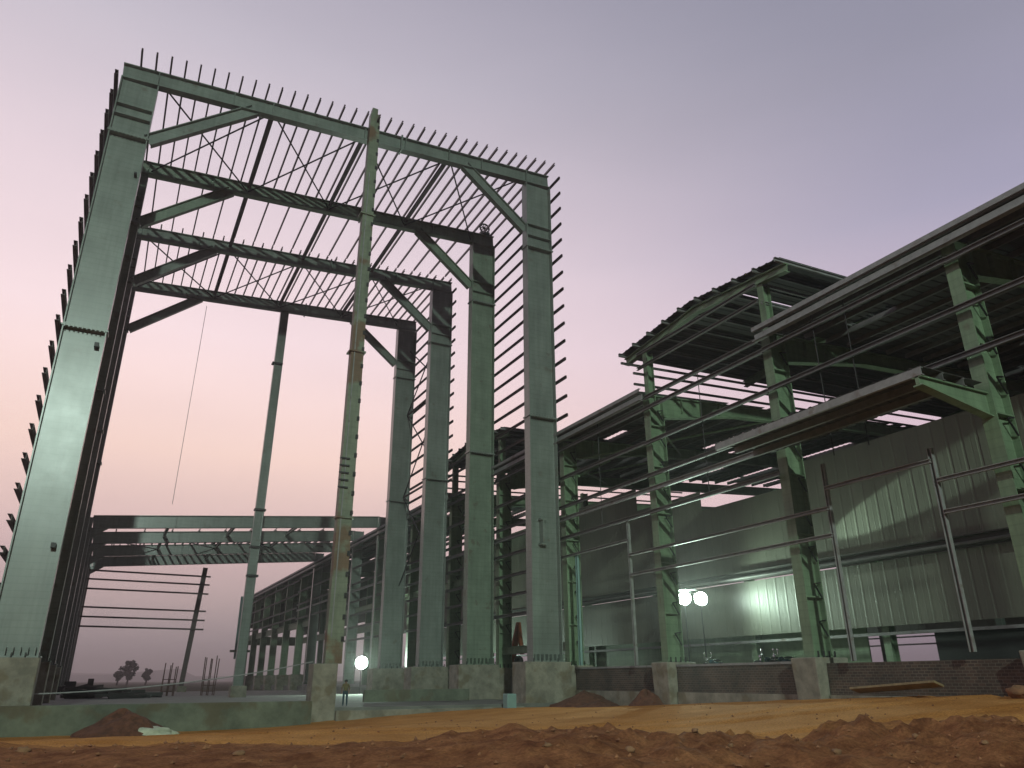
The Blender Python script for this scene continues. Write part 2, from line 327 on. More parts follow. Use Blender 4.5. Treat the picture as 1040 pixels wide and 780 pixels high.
for i,y in enumerate(PY):
    mt=M['steel'] if i!=1 else M['steel2']
    cl=column(shed,XLo,XLi,y,.95,rz(XLo)-1.02,.72,mt,splices=(28.3,16.4),stiff=(29.6,30.3),ped=(XLo-.35,XLi+.1,y-.7,y+.7,-2.3,.95))
    cr=column(shed,XRi,XRo,y,.9,rz(XRi)-1.02,.72,mt,splices=(28.35,15.75),stiff=(29.3,30.2),ped=(XRi-.75,XRo+.25,y-.8,y+.8,-1.9,.9))
    if i==0:
        q=MB()                              # erection cleats and bolt pads seen on the near columns
        q.box((XLi-.42,y-.42,15.5),(XLi-.22,y-.06,15.72)); q.box((XLi-.42,y-.42,5.6),(XLi-.22,y-.06,5.82)); q.box((XLi-.3,y-.42,25.9),(XLi-.16,y-.06,26.0))
        obj('cleat',q,M['rod'],cl)
        q=MB(); q.bar((22.9,y-.28,7.7),(22.9,y-.28,9.1),.12,.42); q.box((22.75,y-.45,9.05),(23.15,y-.05,9.17)); q.box((22.75,y-.45,7.55),(23.15,y-.05,7.67))
        obj('cleat',q,M['steel'],cr)
    # rafter
    mb=MB(); mb.ibeam((XLo,y,rz(XLo)-.5),(XRo,y,rz(XRo)-.5),1.0,.5,t=.06)
    for x in (XLi-.1,XRi+.1,1.9,4.2,10.1,12.9,16.1,18.6): mb.box((x-.025,y-.24,rz(x)-.95),(x+.025,y+.24,rz(x)-.05))
    obj('rafter',mb,mt,shed)
    s=MB(); s.box((12.55,y-.3,rz(12.6)-1.1),(12.66,y+.3,rz(12.6)+.12)); obj('splice_flange',s,M['steel'],shed)
    for (a,b) in (((XLi,28.45),(3.15,rz(3.15)-.85)),((17.35,rz(17.35)-.85),(XRi,29.75))):
        k=MB(); k.ibeam((a[0],y,a[1]),(b[0],y,b[1]),.72,.4,t=.05); obj('knee_brace',k,mt,shed)
# purlins: 1 long run per line, closely spaced in bays 1 and 3, every other one in the middle bay
px=[-3.35+.775*i for i in range(36)]
for i,x in enumerate(px):
    zz=rz(x)+.11
    for y0,y1,use in ((38.62,49.95,True),(49.95,57.3,i%2==0),(57.3+.3,68.2,True)):
        if not use: continue
        m=MB(); m.cee((x,y0,zz),(x,y1,zz+random.uniform(-.02,.02)),.2,.07); obj('purlin',m,M['purlin'],shed)
# struts and rod bracing at rafter level
SX=[4.25,10.15,16.2]
for x in SX:
    for a,b in zip(PY[:-1],PY[1:]):
        m=MB(); m.ibeam((x,a+.27,rz(x)-.35),(x,b-.27,rz(x)-.35),.26,.24,t=.035); obj('strut',m,M['purlin'],shed)
xs=[XLi+.1]+SX+[XRi-.1]
for (a,b) in ((PY[0],PY[1]),(PY[2],PY[3])):
    for x0,x1 in zip(xs[:-1],xs[1:]):
        for p,q in (((x0,a),(x1,b)),((x0,b),(x1,a))):
            m=MB(); m.tube([(p[0],p[1],rz(p[0])-.62),(q[0],q[1],rz(q[0])-.62)],.055,6); obj('brace_rod',m,M['rod'],shed)
# girts of the two long walls
for i in range(16):
    z=34.02-1.305*i
    m=MB(); m.cee((XRo+.19,38.72,z),(XRo+.19,49.9,z),.2,.08,side=-1); obj('girt',m,M['purlin'],shed)
    m=MB(); m.cee((XRo+.19,57.5,z),(XRo+.19,68.1,z),.2,.08,side=-1); obj('girt',m,M['purlin'],shed)
for i in range(23):
    z=31.5-1.38*i
    m=MB(); m.cee((XLo-.1,38.9,z),(XLo-.1,49.9,z),.3,.16,side=-1); obj('girt',m,M['purlin'],shed)
    if i%2==0:
        m=MB(); m.cee((XLo-.1,57.5,z),(XLo-.1,68.1,z),.3,.1,side=-1); obj('girt',m,M['purlin'],shed)
# wall struts and rods behind, left and right rows
for z in (24.5,16.2,8.0):
    for a,b in zip(PY[:-1],PY[1:]):
        m=MB(); m.tube([(XLo+.9,a+.36,z),(XLo+.9,b-.36,z)],.12,8); obj('strut',m,M['rod'],shed)
for (a,b) in ((PY[2],PY[3]),):
    for z0,z1 in ((31.5,24.5),(24.5,16.2),(16.2,8.0)):
        for p,q in ((z0,z1),(z1,z0)):
            m=MB(); m.tube([(XRo-.5,a,p),(XRo-.5,b,q)],.06,6); obj('brace_rod',m,M['rod'],shed)
    m=MB(); m.tube([(XRo-.5,a+.4,24.5),(XRo-.5,b-.4,24.5)],.1,8); obj('strut',m,M['purlin'],shed)
    m=MB(); m.tube([(XRo-.5,a+.4,16.2),(XRo-.5,b-.4,16.2)],.1,8); obj('strut',m,M['purlin'],shed)
# front wind column, box with bolt holes and clips up its edge
y=39.45
m=MB(); m.bar((10.47,y,.75),(10.5,y,34.75),.5,.84,up=(1,0,0),w2=.45,h2=.62)
m.box((10.28,y-.2,34.75),(10.64,y+.2,35.2)); 
for z in (17.6,26.9,8.0): m.box((10.0,y-.36,z-.05),(10.95,y+.36,z+.05))
wc=obj('wind_column',m,M['wind'],shed)
for i in range(31):
    z=1.9+1.06*i; xq=10.88-.08*(z/34); m=MB(); m.box((xq-.12,y-.36+.003*z,z-.12),(xq+.02,y-.2,z+.12)); obj('bolt_clip',m,M['rod'],wc)
m=MB(); m.bar((10.25,y-.27,2),(10.36,y-.25,30),.05,.06,up=(1,0,0)); obj('edge_stiffener',m,M['galv'],wc)
for z in (9.6,10.0,10.4,10.8,11.2): 
    m=MB(); m.box((9.95,y-.36,z-.04),(10.5,y-.29,z+.04)); obj('rung',m,M['rod'],wc)
m=MB(); m.box((9.45,38.95,-2.3),(10.65,40.0,.745)); obj('pedestal',m,M['conc'],wc,bevel=.04)
m=MB(); m.box((9.2,38.7,-2.35),(10.9,40.2,-1.95)); obj('footing',m,M['conc'],wc,bevel=.03)
# rear wind column under the fourth rafter
y=PY[3]
m=MB(); m.ibeam((10.45,y,-.4),(10.7,y,rz(10.7)-1.0),.75,.45,up=(1,0,0),t=.05); rwc=obj('wind_column',m,M['steel'],shed)
for z in (10.6,13.8,27.6,8.2): 
    m=MB(); m.box((10.1,y-.3,z-.08),(11.05,y+.3,z+.08)); obj('splice_flange',m,M['rod'],rwc)
m=MB(); m.box((9.9,y-.6,-1.6),(11.1,y+.6,-.4)); obj('pedestal',m,M['conc'],rwc)
# hoist block left on top of the second portal
m=MB()
for k in range(16):
    a=2*math.pi*k/16; b=2*math.pi*(k+1)/16
    m.bar((23.3+.42*math.cos(a),49.4,rz(23.3)+.75+.42*math.sin(a)),(23.3+.42*math.cos(b),49.4,rz(23.3)+.75+.42*math.sin(b)),.12,.09)
for k in range(5):
    a=math.pi*k/5; m.bar((23.3-.4*math.cos(a),49.4,rz(23.3)+.75-.4*math.sin(a)),(23.3+.4*math.cos(a),49.4,rz(23.3)+.75+.4*math.sin(a)),.06,.06)
m.box((22.9,49.2,rz(23.3)+.02),(23.7,49.6,rz(23.3)+.34))
obj('pulley_block',m,M['rod'],label='small dark pulley wheel standing on the corner of the second tall portal',cat='pulley')
# rope hanging from the fourth rafter
def catrope(name,a,b,sag,r,mt,label,cat,n=24,kind=None):
    a=Vector(a);b=Vector(b); pts=[a.lerp(b,i/n)-Vector((0,0,4*sag*(i/n)*(1-i/n))) for i in range(n+1)]
    m=MB(); m.tube(pts,r,5); return obj(name,m,mt,label=label,cat=cat)
catrope('hanging_rope',px2(210,311,Y=67.7),px2(175,512,Y=67.7),-.25,.022,M['rope'],'thin slack rope hanging down from the fourth tall rafter against the sky','rope')
# ================================================================== LOW REAR FRAMES
low=empty('low_steel_shed_frame',(10,90,-1.4),'lower open steel frames with packed purlins standing behind the tall portals','building')
def lz(x): return 13.75+.085*(x+3.2)
LY=YG[7:11]
for i,y in enumerate(LY):
    x1=25.3
    column(low,XLo,XLi,y,-.4,lz(XLo),.6,M['steel'],splices=(),stiff=(lz(XLo)-1.15,))
    column(low,24.15,x1,y,-.4,lz(24),.5,M['steel'])
    m=MB(); m.ibeam((XLi+.01,y,lz(XLi)-.58),(24.14,y,lz(24.1)-.58),1.15,.45,t=.06); obj('rafter',m,M['steel'],low)
    k=MB(); k.poly([(XLi,y-.1,lz(XLi)-1.1),(XLi+1.3,y-.1,lz(XLi)-1.1),(XLi,y-.1,lz(XLi)-2.0),(XLi,y+.1,lz(XLi)-1.1),(XLi+1.3,y+.1,lz(XLi)-1.1),(XLi,y+.1,lz(XLi)-2.0)],[(0,2,1),(3,4,5),(0,1,4,3),(1,2,5,4),(2,0,3,5)]); obj('haunch',k,M['steel'],low)
for i in range(11):
    x=-2.9+2.6*i
    m=MB(); m.cee((x,85.3,lz(x)+.1),(x,96,lz(x)+.1),.22,.09); obj('purlin',m,M['purlin'],low)
for i in range(34):
    x=-2.9+.8*i
    m=MB(); m.cee((x,94,lz(x)+.12),(x,105,lz(x)+.12),.24,.09); obj('purlin',m,M['girt'],low)
xs=[-2.1,4.2,10.3,16.5,22.9]
for x0,x1 in zip(xs[:-1],xs[1:]):
    for p,q in (((x0,85.9),(x1,95)),):
        m=MB(); m.tube([(p[0],p[1],lz(p[0])-.5),(q[0],q[1],lz(q[0])-.5)],.06,6); obj('brace_rod',m,M['rod'],low)
for x in (4.2,10.3,16.5):
    for a,b in zip(LY[:-1],LY[1:]):
        m=MB(); m.ibeam((x,a+.25,lz(x)-.4),(x,b-.25,lz(x)-.4),.3,.25,t=.04); obj('strut',m,M['steel'],low)
for z in (12.2,11.2,10.1,8.02,6.95,5.88):
    m=MB(); m.cee((-4,103.6,z+.05),(11.2,103.6,z-.05),.19,.1); obj('girt',m,M['purlin'],low)
m=MB(); m.ibeam((9.6,104.1,-.6),(10.5,104.1,13.3),.55,.4,up=(1,0,0),t=.06); gp=obj('gable_post',m,M['purlin'],low)
m=MB(); m.box((9.2,103.6,-1.7),(10.2,104.6,-.6)); obj('pedestal',m,M['conc'],gp)
# ================================================================== WORKSHOP (right)
XA=24.6; XB=25.6; XW=34.0; XE=60.0
def az_(x): return 14.62+.06*(x-24.5)
shop=empty('workshop_building',(40,40,-1.2),'long unfinished green steel workshop with ribbed grey roof, raised roof monitors and open girts','building')
AY=[4.6]+YG+[113.2,122.3,131.4,140.5,149.6,158.7]
for i,y in enumerate(AY):
    if 76<y<105: continue
    near=y<60
    zt=17.15 if abs(y-22.2)<.1 or abs(y-31.1)<.1 or abs(y-49.4)<.1 or abs(y-58.3)<.1 else None
    m=MB(); m.ibeam((25.1,y,.72),(25.1,y,14.35),1.0,.5,up=(1,0,0),t=.05)
    m.box((24.45,y-.35,.72),(25.75,y+.35,.78))
    if near:
        for z in (3,5.5,8,10.5,12.8): m.box((24.66,y-.24,z-.03),(25.54,y+.24,z+.03))
    c=obj('column',m,M['annex'],shop)
    if near:
        z=1.5; 
        while z<13.8:
            xa,xb=(25.12,25.5)
            m=MB(); m.bar((xb,y-.27,z),(xa,y-.27,z+.55),.05,.05,up=(0,1,0)); m.bar((xa,y-.27,z+.55),(xb,y-.27,z+.62),.05,.05,up=(0,1,0)); z+=1.45; obj('zigzag_bar',m,M['rod'],c)  # thin dark zigzag bar on the web face
    g=gz(24.6,y) if y<50 else -1.4
    gb=min(g,-.3)-.6
    m=MB(); m.poly([(24.3,y-.55,gb),(25.9,y-.55,gb),(25.9,y+.55,gb),(24.3,y+.55,gb),(24.2,y-.62,.715),(26.0,y-.62,.715),(26.0,y+.62,.715),(24.2,y+.62,.715)],[(0,3,2,1),(4,5,6,7),(0,1,5,4),(1,2,6,5),(2,3,7,6),(3,0,4,7)])
    obj('pedestal',m,M['conc'],c,bevel=.04)
    if near:
        for dx in (-.5,-.2,.1,.4): m=MB(); m.tube([(25.1+dx,y-.45,.7),(25.1+dx,y-.45,.95)],.035,6); obj('anchor_bolt',m,M['rod'],c)
    if zt:
        m=MB(); m.ibeam((24.95,y,14.3),(24.95,y,zt),.45,.35,up=(1,0,0),t=.04); obj('monitor_post',m,M['annex'],shop)
    # rafter, deep at the eaves
    xe=XE if y<110 else 36
    m=MB(); m.poly([(25.6,y-.03,az_(25.6)-.12),(31,y-.03,az_(31)-.12),(31,y-.03,az_(31)-.72),(25.6,y-.03,az_(25.6)-1.3),(25.6,y+.03,az_(25.6)-.12),(31,y+.03,az_(31)-.12),(31,y+.03,az_(31)-.72),(25.6,y+.03,az_(25.6)-1.3)],[(0,1,2,3)[::-1],(4,5,6,7),(0,4,5,1),(2,6,7,3),(3,7,4,0),(1,5,6,2)])
    m.bar((24.6,y,az_(24.6)-.09),(31,y,az_(31)-.09),.4,.06); m.bar((25.6,y,az_(25.6)-1.33),(31,y,az_(31)-.75),.4,.06)
    m.ibeam((31,y,az_(31)-.42),(xe,y,az_(xe)-.42),.72,.4,t=.05)
    for x in (27,28.4,29.8): m.box((x-.02,y-.19,az_(x)-.9),(x+.02,y+.19,az_(x)-.13))
    obj('rafter',m,M['annex'],shop)
# ribbed sheeting helper: sheet spanning x0..x1 with ribs running along x (pitch in y)
def ribsheet_x(m,x0,x1,y0,y1,zf,zy,pitch=.5,h=.03,t=.02):
    n=max(1,round((y1-y0)/pitch)); pts=[]
    for i in range(n):
        a=y0+(y1-y0)*i/n; p=(y1-y0)/n
        pts+=[(a,0),(a+p*.62,0),(a+p*.70,h),(a+p*.92,h)]
    pts.append((y1,0))
    b=len(m.v)
    for (y,dz) in pts:
        for x in (x0,x1):
            z=zf(x)+zy(y)+dz; m.v.append(Vector((x,y,z))); m.v.append(Vector((x,y,z+t)))
    for i in range(len(pts)-1):
        q=b+i*4; r=q+4
        m.f+=[(q,r,r+2,q+2),(q+1,q+3,r+3,r+1),(q,q+1,r+1,r),(q+2,r+2,r+3,q+3)]
    q=b; m.f.append((q,q+2,q+3,q+1)); q=b+(len(pts)-1)*4; m.f.append((q,q+1,q+3,q+2))
zero=lambda y:0
rs=random.Random(3)
def roof_bay(y0,y1,x1,gaps):
    m=MB(); xx=[24.1]
    while xx[-1]<x1: xx.append(min(x1,xx[-1]+1.45))
    for a,b in zip(xx[:-1],xx[1:]):
        y=y0
        while y<y1-.01:
            yb=min(y1,y+2.25)
            g=rs.random()<gaps and a>25
            bb=b-(.42 if g else 0)
            ribsheet_x(m,a,bb,y,yb,lambda x:az_(x)+.21,zero,.45,.03)
            y=yb
    obj('roof_sheet',m,M['sheet'],shop)
    p=MB(); 
    for a in xx:
        q=MB(); q.cee((a,y0,az_(a)+.1),(a,y1,az_(a)+.1),.22,.09); obj('roof_purlin',q,M['girt'],shop)
roof_bay(2.5,22.0,52,.04)
roof_bay(31.3,49.2,52,.22)
roof_bay(58.5,76.8,36,.3)
roof_bay(76.8,104.1,36,.3)
m=MB(); ribsheet_x(m,24.0,36,104.1,160,lambda x:az_(x)+.23,zero,.9); obj('roof_sheet',m,M['sheet'],shop)
# eave channels: fascia and gutter lines
for (y0,y1) in ((2.5,13.0),(13.0,22.4),(30.9,40.0),(40.0,49.6),(58.1,76.8),(76.8,104.1),(104.1,160)):
    m=MB(); m.cee((24.02,y0,14.72),(24.02,y1,14.72),.2,.1); obj('eave_purlin',m,M['galv'],shop)
    if abs(y0-30.9)<.1 or abs(y0-2.5)<.1: pass
    m=MB(); m.bar((24.2,y0,14.36),(24.2,y1,14.36),.06,.28); m.bar((24.1,y0,14.15),(24.1,y1,14.15),.26,.04); obj('gutter',m,M['galv'],shop)
# girts on the front
def girt(y0,y1,z,par=None,x=24.36,h=.2,mt='girt',dz=0):
    m=MB(); m.cee((x,y0,z+dz),(x,y1,z-dz),h,.1,side=-1); obj('girt',m,M[mt],shop)
bays=list(zip(AY[:-1],AY[1:]))
for a,b in bays:
    if a<109:
        girt(a,b,13.68+random.uniform(-.04,.04)); girt(a,b,11.75+random.uniform(-.05,.05))
        if a>20: girt(a,b,9.95); girt(a,b,9.2,h=.24,mt='galv'); girt(a,b,8.03)
        else: girt(a,b,10.1)
    else:
        for z in (13.4,11.5,9.6,8.3): girt(a,b,z)
for a,b in ((22.4,30.9),(49.6,58.1)): girt(a,b,14.28)
# lower girts stop at intermediate posts
girt(20.0,33.1,6.12,mt='galv',h=.14); girt(20.0,33.1,5.08,mt='galv',h=.14); girt(15.5,20,6.9,mt='galv',h=.14); girt(4.6,15.4,6.2,mt='galv',h=.14); girt(4.6,15.4,5.12,mt='galv',h=.14)
girt(33.1,40.2,6.9,mt='galv',h=.14)
for a,b in bays[4:10]:
    for z in (6.6,5.3,4.0): girt(a+.6,b,z)
for a,b in bays[4:10]:
    m=MB(); m.ibeam((24.9,a+.3,1.8 if a<49 else 7.2),(24.9,b-.3,1.8 if a<49 else 7.2),.5,.2,t=.04); obj('tie_beam',m,M['annex'],shop)
def post(y,z0,z1,w=.22,x=24.45,mt='galv'):
    m=MB(); m.cee((x,y,z0),(x,y,z1),w,.12,up=(0,1,0)); obj('jamb_post',m,M[mt],shop)
post(15.5,.72,7.35,.16); post(20.0,.55,7.9,.14); post(33.15,.6,8.0,.14); post(38.4,.7,6.9,.2,mt='cladg'); 
# sag rods
for y in (17.8,26.6,35.6,19.4):
    m=MB(); m.tube([(24.4,y,14.3),(24.4,y,8.1)],.022,5); obj('sag_rod',m,M['rod'],shop)
# cantilever canopy near
def canopy(y0,y1,xt,zt,br):
    m=MB(); ribsheet_x(m,xt,24.3,y0,y1,lambda x:zt+.12,zero,.45); obj('canopy_sheet',m,M['sheet'],shop)
    for x,mtn in ((xt,'galv'),(xt+1.05,'girt'),(xt+2.1,'girt')):
        m=MB(); m.cee((x,y0,zt-.02),(x,y1,zt-.02),.26,.1); obj('canopy_purlin',m,M[mtn],shop)
    for y in br:
        m=MB(); m.poly([(xt,y-.06,zt-.15),(24.6,y-.06,zt-.15),(24.6,y-.06,zt-.95),(xt,y-.06,zt-.42),(xt,y+.06,zt-.15),(24.6,y+.06,zt-.15),(24.6,y+.06,zt-.95),(xt,y+.06,zt-.42)],[(0,1,2,3)[::-1],(4,5,6,7),(0,4,5,1),(2,6,7,3),(3,7,4,0),(1,5,6,2)])
        m.bar((xt,y,zt-.17),(24.6,y,zt-.17),.32,.05); m.bar((xt,y,zt-.44),(24.6,y,zt-.97),.32,.05)
        obj('canopy_bracket',m,M['annex'],shop)
canopy(13.2,22.5,21.2,8.85,(13.4,))
# roof monitors (raised roofs across every other bay)
def monitor(yc,hw,xs,xe,posts,gap=True):
    y0,y1=yc-hw,yc+hw
    zy=lambda y:.62*(1-abs(y-yc)/hw)
    def zf(x): return 17.62+.03*(x-24.6)
    m=MB()
    n=1 if gap else 0
    seg=[(y0,yc-2.2),(yc-1.75,yc)] if gap else [(y0,yc)]
    seg+=[(yc,y1)]
    for a,b in seg: ribsheet_x(m,24.35,xe,a,b,zf,zy,.45)
    if gap: ribsheet_x(m,24.35,26,yc-2.2,yc-1.75,zf,zy,.45); ribsheet_x(m,31,xe,yc-2.2,yc-1.75,zf,zy,.45)
    obj('monitor_roof',m,M['sheet'],shop)
    for x in xs:
        m=MB(); m.ibeam((x,y0,zf(x)-.42),(x,yc,zf(x)+.62-.42),.42,.3,t=.05); m.ibeam((x,yc,zf(x)+.62-.42),(x,y1,zf(x)-.42),.42,.3,t=.05); obj('monitor_rafter',m,M['annex'],shop)
    k=9
    for i in range(k+1):
        y=y0+.12+(y1-y0-.24)*i/k; z=zy(y)-.12
        m=MB(); m.cee((24.1,y,zf(24.1)+z),(xe,y,zf(xe)+z),.2,.09); obj('monitor_purlin',m,M['girt'] if i not in (0,) else M['galv'],shop)
    for z in (16.98,16.14): 
        m=MB(); m.cee((24.36,posts[0]-.1,z),(24.36,posts[1]+.2,z),.16,.1,side=-1); obj('girt',m,M['girt'],shop)
    for z in (16.3,15.85,15.2):
        m=MB(); m.cee((23.2 if z>16 else 24,posts[1]+.2,z),(xe,posts[1]+.2,z+.045*(xe-24)),.12,.08); obj('girt',m,M['girt'],shop)
    for z in (17.15,16.2):
        m=MB(); m.cee((24.7,posts[0],z),(xe,posts[0],z+.03*(xe-24)),.14,.08); obj('girt',m,M['galv'],shop)
monitor(26.65,6.15,(24.75,34,44,54),58,(22.2,31.1))
monitor(53.85,6.0,(24.75,34,44),50,(49.4,58.3),gap=False)
# inner wall of ribbed cladding at XW, with girts, posts, crane beam
def ribwall_y(m,x,y0,y1,z0,z1,pitch=.72,h=.007,t=.03):
    n=max(1,round((y1-y0)/pitch)); pts=[]; p=(y1-y0)/n
    for i in range(n):
        a=y0+p*i
        pts+=[(a,0),(a+p*.30,0),(a+p*.32,-h*.3),(a+p*.36,-h*.3),(a+p*.38,0),(a+p*.78,0),(a+p*.84,-h),(a+p*.94,-h)]
    pts.append((y1,0)); b=len(m.v)
    for (y,dx) in pts:
        for z in (z0,z1): m.v.append(Vector((x+dx,y,z))); m.v.append(Vector((x+dx+t,y,z)))
    for i in range(len(pts)-1):
        q=b+i*4; r=q+4
        m.f+=[(q,q+2,r+2,r),(q+1,r+1,r+3,q+3),(q,r,r+1,q+1),(q+2,q+3,r+3,r+2)]
m=MB(); ribwall_y(m,XW,8,29.3,5.95,11.5); ribwall_y(m,XW,29.31,38,5.95,10.3); ribwall_y(m,XW,38.01,41.6,5.95,11.6); obj('cladding',m,M['clad'],shop)
m=MB(); ribwall_y(m,XW-.12,8,92,2.3,5.35); obj('cladding',m,M['clad'],shop)
m=MB(); ribwall_y(m,XW,41.6,45,5.4,11.6); ribwall_y(m,XW,45.01,58,5.4,13.3); ribwall_y(m,XW,58.01,104,5.4,13.2); obj('cladding',m,M['clad'],shop)
m=MB(); m.ibeam((XW-.35,8,5.65),(XW-.35,92,5.65),.5,.42,t=.06); obj('crane_beam',m,M['sheet'],shop)
m=MB(); m.tube([(XW-.75,8,5.5),(XW-.75,60,5.5)],.07,8); obj('pipe',m,M['girt'],shop)
wy=[8.1,17.0,25.95,34.9,43.9,52.8,61.7,70.6,79.5,88.4,97.3]
for y in wy:
    m=MB(); m.ibeam((XW+.45,y,-1.3),(XW+.45,y,10.2 if y<45 else 14.6),.5,.4,up=(1,0,0),t=.05); obj('inner_column',m,M['annex'],shop)
for z in (2.15,2.6):
    m=MB(); m.cee((XW-.1,8,z-.2),(XW-.1,92,z-.2),.14,.1); obj('inner_girt',m,M['galv'] if z<2.3 else M['annex'],shop)
# lower infill behind the gap
m=MB(); m.box((XW+.9,27.6,-1.3),(XW+1.0,64,2.6)); obj('lower_wall',m,M['annex'],shop)
m=MB(); m.box((XW+.5,8,-1.3),(XW+.62,23.6,1.95)); obj('shutter_panel',m,M['dark'],shop)
for i in range(5):
    m=MB(); m.ibeam((52,13+8.9*i,.18),(52,13+8.9*i,6),.4,.4,up=(1,0,0),t=.05); obj('inner_column',m,M['steel'],shop)
m=MB(); ribwall_y(m,XE,4,49,3.4,14.8); obj('cladding',m,M['clad'],shop)
for z in (3.1,2.5):
    m=MB(); m.cee((XE-.2,4,z),(XE-.2,49,z),.12,.1); obj('inner_girt',m,M['galv'],shop)
m=MB(); m.ibeam((52,8,6.3),(52,49,6.3),.5,.4,t=.05); obj('crane_beam',m,M['steel'],shop)
# inner roof trusswork seen under the second roof bay
for y in (35.6,44.8):
    m=MB(); m.tube([(25.6,y-4,13.2),(34,y+4,14.6)],.07,6); m.tube([(25.6,y+4,13.2),(34,y-4,14.6)],.07,6); obj('roof_brace',m,M['annex'],shop)
m=MB(); m.bar((25.8,40.2,12.2),(28.4,40.2,13.6),.15,.15); obj('knee_strut',m,M['annex'],shop)
m=MB(); m.bar((25.8,49.4,12.2),(28.4,49.4,13.6),.15,.15); obj('knee_strut',m,M['annex'],shop)
# far end of the workshop
m=MB(); m.box((23.3,159.4,3.8),(25.2,159.6,15.3)); obj('end_cladding',m,M['cladg'],shop)
m=MB(); m.box((24.6,159.4,9.4),(36,159.6,15.2)); obj('end_cladding',m,M['sheet'],shop)
m=MB(); m.box((24.6,159.0,6.3),(36,159.5,7.9)); obj('end_beam',m,M['annex'],shop)
m=MB(); ribwall_y(m,35.5,92,159,8.2,15.0,pitch=1.2); obj('cladding',m,M['sheet'],shop)
m=MB(); m.ibeam((34.6,92,7.0),(34.6,159,7.0),1.0,.5,t=.06); obj('crane_beam',m,M['annex'],shop)
for a,b in zip([104.1,113.2,122.3,131.4,140.5,149.6],[113.2,122.3,131.4,140.5,149.6,158.7]):
    m=MB(); m.ibeam((25.3,a+.3,7.4),(25.3,b-.3,7.4),.9,.4,t=.06); obj('crane_beam',m,M['annex'],shop)
for y in [104.1,113.2,122.3,131.4,140.5,149.6,158.7]:
    m=MB(); m.ibeam((35,y,-1.4),(35,y,15),.9,.5,up=(1,0,0),t=.06); obj('inner_column',m,M['annex'],shop)
m=MB(); m.box((22,156,4.9),(25.6,156.3,5.3)); obj('outrigger',m,M['annex'],shop)
# brick dado walls between the pedestals
grp='brick walls between the workshop pedestals'
labs={0:'dark brick wall at the right edge of the photo',1:'dark brick wall right of the near pedestal, with the board leaning on it',2:'dark brick wall between the two right pedestals, motorcycles behind it',3:'brick wall between the farthest pedestal and the soil heap beside the tall corner column'}
for i,(a,b) in enumerate(bays[:4]):
    m=MB(); g=-2.2
    m.box((24.75,a+.64,g),(25.05,b-.64,.50)); 
    bw=obj('brick_wall',m,M['brick'],label=labs[i],cat='wall',group=grp)
    m=MB(); m.box((24.68,a+.64,-2.2),(24.75,b-.64,-.62)); obj('plinth_course',m,M['conc'],bw)
    if i in (2,3):
        m=MB(); m.box((24.7,a+.66,.505),(25.1,b-.66,.60)); obj('coping',m,M['galv'],bw)
# floor slab inside, and plinth beams of the tall shed
m=MB(); m.box((25.3,2,-1.9),(62,49,.18)); m.box((25.3,49.002,-1.9),(62,160,-.72)); obj('workshop_floor',m,M['slab'],kind='structure')
m=MB(); m.box((-60,38.55,-2.9),(9.44,38.95,-.92)); obj('plinth_wall',m,M['plinth'],label='low damp green-grey concrete plinth wall along the left foreground',cat='wall',bevel=.03)
m=MB(); m.box((10.66,38.7,-2.4),(20.9,39.1,-1.38)); obj('kerb_beam',m,M['conc'],label='low concrete kerb beam between the slim front column and the tall corner column',cat='kerb',bevel=.03)
m=MB(); m.box((-60,38.96,-2.6),(23.8,110,-1.25)); obj('shed_floor',m,M['slab'],kind='structure')
m=MB(); m.box((14,45.2,-1.2),(20.6,45.5,-.55)); obj('plinth_wall',m,M['plinth'],label='short concrete upstand wall on the shed floor behind the front right column',cat='wall')
# ================================================================== LAMPS
def floodlight(loc,aim,label,r=.3,en=4000,spot=150,col=(.72,1,.80),stand=None,blend=.4,mt='lens',rnd=False,added_visor=0,beam=None):
    loc=Vector(loc); d=(Vector(aim)-loc).normalized()
    e=empty('floodlight',loc,label,'lamp','site floodlights')
    m=MB(); m.bar(loc-d*.22,loc-d*.02,r*1.9,r*1.5,w2=r*2.3,h2=r*1.9); obj('housing',m,M['blk'],e)
    m=MB(); m.tube([loc-d*.015,loc+d*.03],r*1.15,20) if rnd else m.bar(loc-d*.015,loc+d*.01,r*2.1,r*1.7); obj('lens',m,M[mt],e)
    if stand is not None:
        m=MB(); m.tube([loc-d*.12-Vector((0,0,r)),Vector((loc.x,loc.y,stand))],.035,6); obj('stand',m,M['rod'],e)
    if added_visor:
        dh=Vector((d.x,d.y,0)).normalized(); c=loc+Vector((0,0,r*1.25))
        m=MB(); m.bar(c-dh*.25,c+dh*added_visor,r*4.2,.04); obj('added_visor',m,M['blk'],e)  # plate added over the lamp to cut off its upward light
    l=lamp('floodlight_beam','SPOT',loc+d*.06,en,col,r*.8,aim=loc+d,spot=spot,blend=blend)
    l.parent=e; l.location=d*.06*K
    if beam:
        l2=lamp('added_streak_spot','SPOT',loc,40000,col,r*.25,aim=beam,spot=8.5,blend=.4); l2.parent=e; l2.location=d*.06*K  # extra narrow spot, added to throw the diagonal streak on the wall
    return e
floodlight((31.8,37.85,4.6),(25,29,4.2),'blazing floodlight beside the workshop column, left of the pair on the ribbed wall',.34,8000,170,stand=.18,added_visor=1.0,blend=1,rnd=True,beam=(34,24,8.1))
floodlight((31.6,36.1,4.42),(27.5,22,6.0),'added floodlight standing in for the hot glint on the ribbed wall, right of the pair',.34,5000,172,stand=.18,blend=1,rnd=True)  # second head added in place of the first lamp's glare on the wall
floodlight((22.75,75,1.52),(18.0,40,2.2),'round glaring floodlight low between the fourth column and the slim rear column',.5,11000,165,stand=-1.25,rnd=True)
